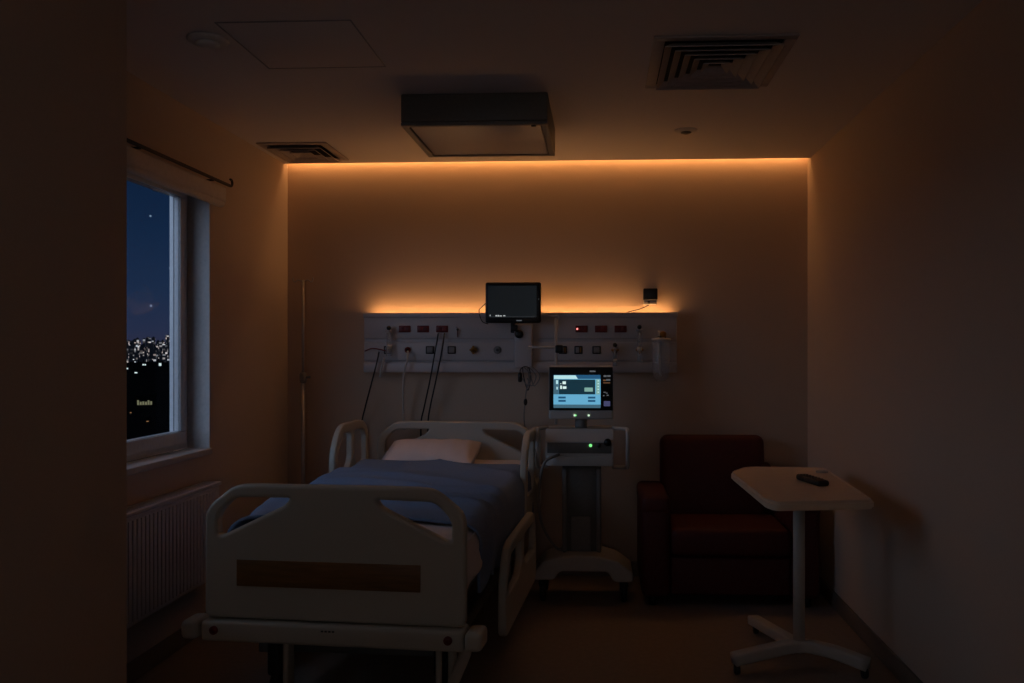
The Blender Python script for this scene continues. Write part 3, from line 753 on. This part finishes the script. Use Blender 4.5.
def beam(pts, wd, hgt, mt):
    """arched bar with a rounded rectangular section"""
    m = MB()
    pts = [Vector(p) for p in pts]; out = []
    P = [2*pts[0]-pts[1]]+pts+[2*pts[-1]-pts[-2]]
    for i in range(1, len(P)-2):
        a, b, c2, d = P[i-1], P[i], P[i+1], P[i+2]
        for k in range(6):
            t = k/6; out.append(.5*((2*b)+(c2-a)*t+(2*a-5*b+4*c2-d)*t*t+(3*b-a-3*c2+d)*t**3))
    out.append(pts[-1])
    b_ = bmesh.new(); rings = []
    sec = rnd([(-wd/2, -hgt/2), (wd/2, -hgt/2), (wd/2, hgt/2), (-wd/2, hgt/2)], .012, 3)
    for i, p in enumerate(out):
        t = (out[min(i+1, len(out)-1)]-out[max(i-1, 0)]).normalized(); sd = t.cross(Vector((0, 0, 1))).normalized(); up = sd.cross(t)
        rings.append([b_.verts.new(p+sd*x+up*y) for x, y in sec])
    for A, B in zip(rings, rings[1:]):
        for k in range(len(sec)): b_.faces.new((A[k], A[(k+1) % len(sec)], B[(k+1) % len(sec)], B[k]))
    b_.faces.new(rings[0][::-1]); b_.faces.new(rings[-1]); bmesh.ops.recalc_face_normals(b_, faces=b_.faces[:])
    m._merge(b_, mt, None, True); return m
beam([(-.30, -.10, .065), (-.16, -.055, .085), (0, -.01, .10), (.13, -.05, .09), (.262, -.13, .062)], .065, .05, 'device').build('base_beam', tb)
beam([(0, 0, .095), (-.06, .24, .08), (-.115, .50, .06)], .06, .045, 'device').build('base_leg', tb)
for x, y in ((-.285, -.095), (.25, -.12), (-.108, .47)):
    w_ = MB().lathe([(.008, -.012), (.02, -.012), (.024, -.006), (.024, .006), (.02, .012), (.008, .012)], (x, y, .024), 'dark', axis='X').build('castor', tb)
    MB().cyl((x, y, .026), (x, y, .055), .009, 'dark').build('castor_stem', w_)
# remote
a0, a1 = atz(801, 479.5, TZ), atz(824, 487, TZ)
mid = (a0+a1)/2; ang = math.atan2(a1.y-a0.y, a1.x-a0.x); ln = (a1-a0).length
o = empty('remote_control', 'black remote control lying on the overbed table', 'remote control', (mid.x, mid.y, TZ), ang)
r_ = MB().box((-ln/2, -.028, .001), (ln/2, .028, .028), 'black', bev=.011, seg=3).box((-ln/2+.01, -.032, .004), (-ln/2+.09, .032, .026), 'black', bev=.011, seg=3).build('body', o)
m = MB()
for i in range(6):
    for j in (-1, 0, 1): m.box((-ln/2+.03+i*ln*.13, j*.014-.004, .028), (-ln/2+.038+i*ln*.13, j*.014+.004, .030), 'label', bev=.001)
m.build('button', o)
p = atz(822, 472.5, TZ)
o = MB().lathe([(.028, 0), (.03, .004), (.028, .009), (.02, .010)], (0, 0, 0), 'device').build('small_lid', None, (p.x, p.y, TZ))
tag(o, 'tiny pale lid lying behind the remote control on the table', 'lid')

# ------------------------------------------------------------------ night outside
GZ = -40.0
def citymat(name, cell, p, s, seed):
    m = bpy.data.materials.new(name); m.use_nodes = True; nt = m.node_tree; b = nt.nodes['Principled BSDF']
    b.inputs['Base Color'].default_value = srgb(30, 30, 36); b.inputs['Roughness'].default_value = .9
    g = nt.nodes.new('ShaderNodeNewGeometry'); d = nt.nodes.new('ShaderNodeVectorMath'); d.operation = 'DIVIDE'; d.inputs[1].default_value = cell
    fl = nt.nodes.new('ShaderNodeVectorMath'); fl.operation = 'FLOOR'
    wn = nt.nodes.new('ShaderNodeTexWhiteNoise'); wn.noise_dimensions = '3D'
    nt.links.new(g.outputs['Position'], d.inputs[0]); nt.links.new(d.outputs[0], fl.inputs[0]); nt.links.new(fl.outputs[0], wn.inputs['Vector'])
    gt = nt.nodes.new('ShaderNodeMath'); gt.operation = 'GREATER_THAN'; gt.inputs[1].default_value = 1-p
    nt.links.new(wn.outputs['Value'], gt.inputs[0])
    rp = nt.nodes.new('ShaderNodeValToRGB'); rp.color_ramp.elements[0].position = .35; rp.color_ramp.elements[0].color = (1, .5, .24, 1); rp.color_ramp.elements[1].color = (.8, .85, .9, 1)
    sp = nt.nodes.new('ShaderNodeSeparateColor'); nt.links.new(wn.outputs['Color'], sp.inputs[0]); nt.links.new(sp.outputs[0], rp.inputs[0])
    mu = nt.nodes.new('ShaderNodeMath'); mu.operation = 'MULTIPLY'; nt.links.new(gt.outputs[0], mu.inputs[0])
    m2 = nt.nodes.new('ShaderNodeMath'); m2.operation = 'MULTIPLY'; pw = nt.nodes.new('ShaderNodeMath'); pw.operation = 'POWER'; pw.inputs[1].default_value = 2.2; nt.links.new(sp.outputs[1], pw.inputs[0]); nt.links.new(pw.outputs[0], m2.inputs[0]); m2.inputs[1].default_value = s
    nt.links.new(m2.outputs[0], mu.inputs[1])
    ad = nt.nodes.new('ShaderNodeMath'); ad.operation = 'ADD'; ad.inputs[1].default_value = 0; nt.links.new(mu.outputs[0], ad.inputs[0])
    nt.links.new(rp.outputs[0], b.inputs['Emission Color']); nt.links.new(ad.outputs[0], b.inputs['Emission Strength'])
    return m
M['tower'] = citymat('tower_windows', (9, 9, 6), .30, .8, 0)
M['dim'] = mat('dark_render', srgb(9, 9, 11), .98)
M['dim'].node_tree.nodes['Principled BSDF'].inputs['Specular IOR Level'].default_value = 0
M['lamp_w'] = emit('lit_window_white', (.8, .95, .9, 1), .8)
M['lamp_y'] = emit('lit_window_yellow', (.8, .75, .42, 1), .2)
M['lamp_o'] = emit('lit_window_orange', (.5, .25, .1, 1), .5)
g = MB().box((-9000, -500, GZ-1), (500, 9000, GZ), 'dim').build('ground')
struct(g, 'dark unlit ground outside far below the window', 'ground')
cols_ = 0
for row, (dist, n, lo, hi, mt) in enumerate(((3300, 27, 46, 72, 'tower'), (4000, 27, 60, 95, 'tower'), (4800, 27, 80, 122, 'tower'))):
    for k in range(n):
        px = 184-k*4.8+row*1.6+random.uniform(-.6, .6)
        d = ray(px, 350); d.z = 0; d.normalize(); c = d*(dist+(k % 2)*160)
        wd = random.uniform(8, 15)*dist/3300; hgt = random.uniform(lo, hi)
        m = MB().box((-wd/2, -wd/2, 0), (wd/2, wd/2, hgt), mt).box((-wd/5, -wd/5, hgt), (wd/5, wd/5, hgt+random.uniform(2, 5)), 'dim')
        o = m.build('tower_block', None, (c.x, c.y, GZ)); o.rotation_euler.z = .5
        tag(o, 'distant tower block with lit windows on the night skyline', 'building', 'tower blocks on the skyline')
def lit(px, py, wpx, hpx, mt, label, kind='house'):
    q = atz(px, py+hpx*.5+2, GZ); dist = q.length; s_ = dist/900; q = Vector((q.x, q.y, GZ))
    wd, hg = wpx*s_, hpx*s_
    o = empty(kind, label, 'building', q, math.atan2(q.y, q.x)-PI/2)
    MB().box((-wd*.7, 0, 0), (wd*.7, wd*.8, hg*1.5+2), 'dim').build('wall', o)
    n = max(1, round(wpx/2.2))
    rb = MB().box((-wd*.75, -.5, hg*1.5+2), (wd*.75, wd*.85, hg*1.5+3), 'dim').build('roof', o)
    for k in range(n):
        h2 = hg*random.uniform(.6, 1)
        MB().box((-wd/2+k*wd/n, -.3, 1), (-wd/2+(k+.72)*wd/n, 0, 1+h2), mt).build('lit_window', o)
lit(144.5, 363, 3.4, 1.6, 'lamp_w', 'distant house with a white light, below the skyline centre')
lit(136.5, 371, 3.2, 1.8, 'lamp_w', 'distant house with a bright light, lowest of the white lights')
lit(160.6, 363, 3, 2.6, 'lamp_w', 'distant house with a pale light beside the window frame')
lit(127.5, 367, 2.4, 1.4, 'lamp_w', 'distant house with a small light at the left edge of the pane')
lit(145, 402, 13, 4.5, 'lamp_y', 'nearer low building with a row of yellow windows')
lit(131, 412, 2, 1.2, 'lamp_o', 'nearer dark house with one faint window')
lit(148, 421, 3, 1, 'lamp_o', 'nearest dark house with faint orange light')

# ---- world: deep blue night sky with a few stars
wd = bpy.data.worlds.new('night'); S.world = wd; wd.use_nodes = True; nt = wd.node_tree
bg = nt.nodes['Background']
tc = nt.nodes.new('ShaderNodeTexCoord'); sp = nt.nodes.new('ShaderNodeSeparateXYZ'); nt.links.new(tc.outputs['Generated'], sp.inputs[0])
rp = nt.nodes.new('ShaderNodeValToRGB'); nt.links.new(sp.outputs['Z'], rp.inputs[0])
cr = rp.color_ramp; cr.elements[0].position = 0; cr.elements[0].color = srgb(46, 46, 66)
cr.elements[1].position = 1; cr.elements[1].color = srgb(8, 18, 34)
for p_, c_ in ((.02, srgb(38, 46, 70)), (.06, srgb(28, 44, 70)), (.12, srgb(19, 38, 64)), (.2, srgb(13, 30, 54))):
    e = cr.elements.new(p_); e.color = c_
vo = nt.nodes.new('ShaderNodeTexVoronoi'); vo.inputs['Scale'].default_value = 55; nt.links.new(tc.outputs['Generated'], vo.inputs['Vector'])
lt = nt.nodes.new('ShaderNodeMath'); lt.operation = 'LESS_THAN'; lt.inputs[1].default_value = .075; nt.links.new(vo.outputs['Distance'], lt.inputs[0])
mx = nt.nodes.new('ShaderNodeMix'); mx.data_type = 'RGBA'; mx.inputs[7].default_value = (.16, .22, .3, 1)
nt.links.new(lt.outputs[0], mx.inputs[0]); nt.links.new(rp.outputs[0], mx.inputs[6]); nt.links.new(mx.outputs[2], bg.inputs[0])
bg.inputs[1].default_value = 1.0

# ---- dim fill light added far behind the camera, stands for no real lamp
area('rear_fill', (0, -2.3, 1.5), (math.radians(150), 0, 0), .8, .8, 6.5, (.92, .92, 1))
# ---- moonlight through the window
sl = bpy.data.lights.new('moon', 'SUN'); sl.energy = .7; sl.color = (.45, .64, 1); sl.angle = math.radians(65)
so = bpy.data.objects.new('moon', sl); col.objects.link(so)
so.rotation_euler = Vector((.52, .78, -.45)).to_track_quat('-Z', 'Y').to_euler()

s3 = bpy.data.lights.new('sky_glow', 'SUN'); s3.energy = 1.5; s3.color = (.66, .80, 1); s3.angle = math.radians(120)
so = bpy.data.objects.new('sky_glow', s3); col.objects.link(so)
so.rotation_euler = Vector((.80, .60, -.03)).to_track_quat('-Z', 'Y').to_euler()
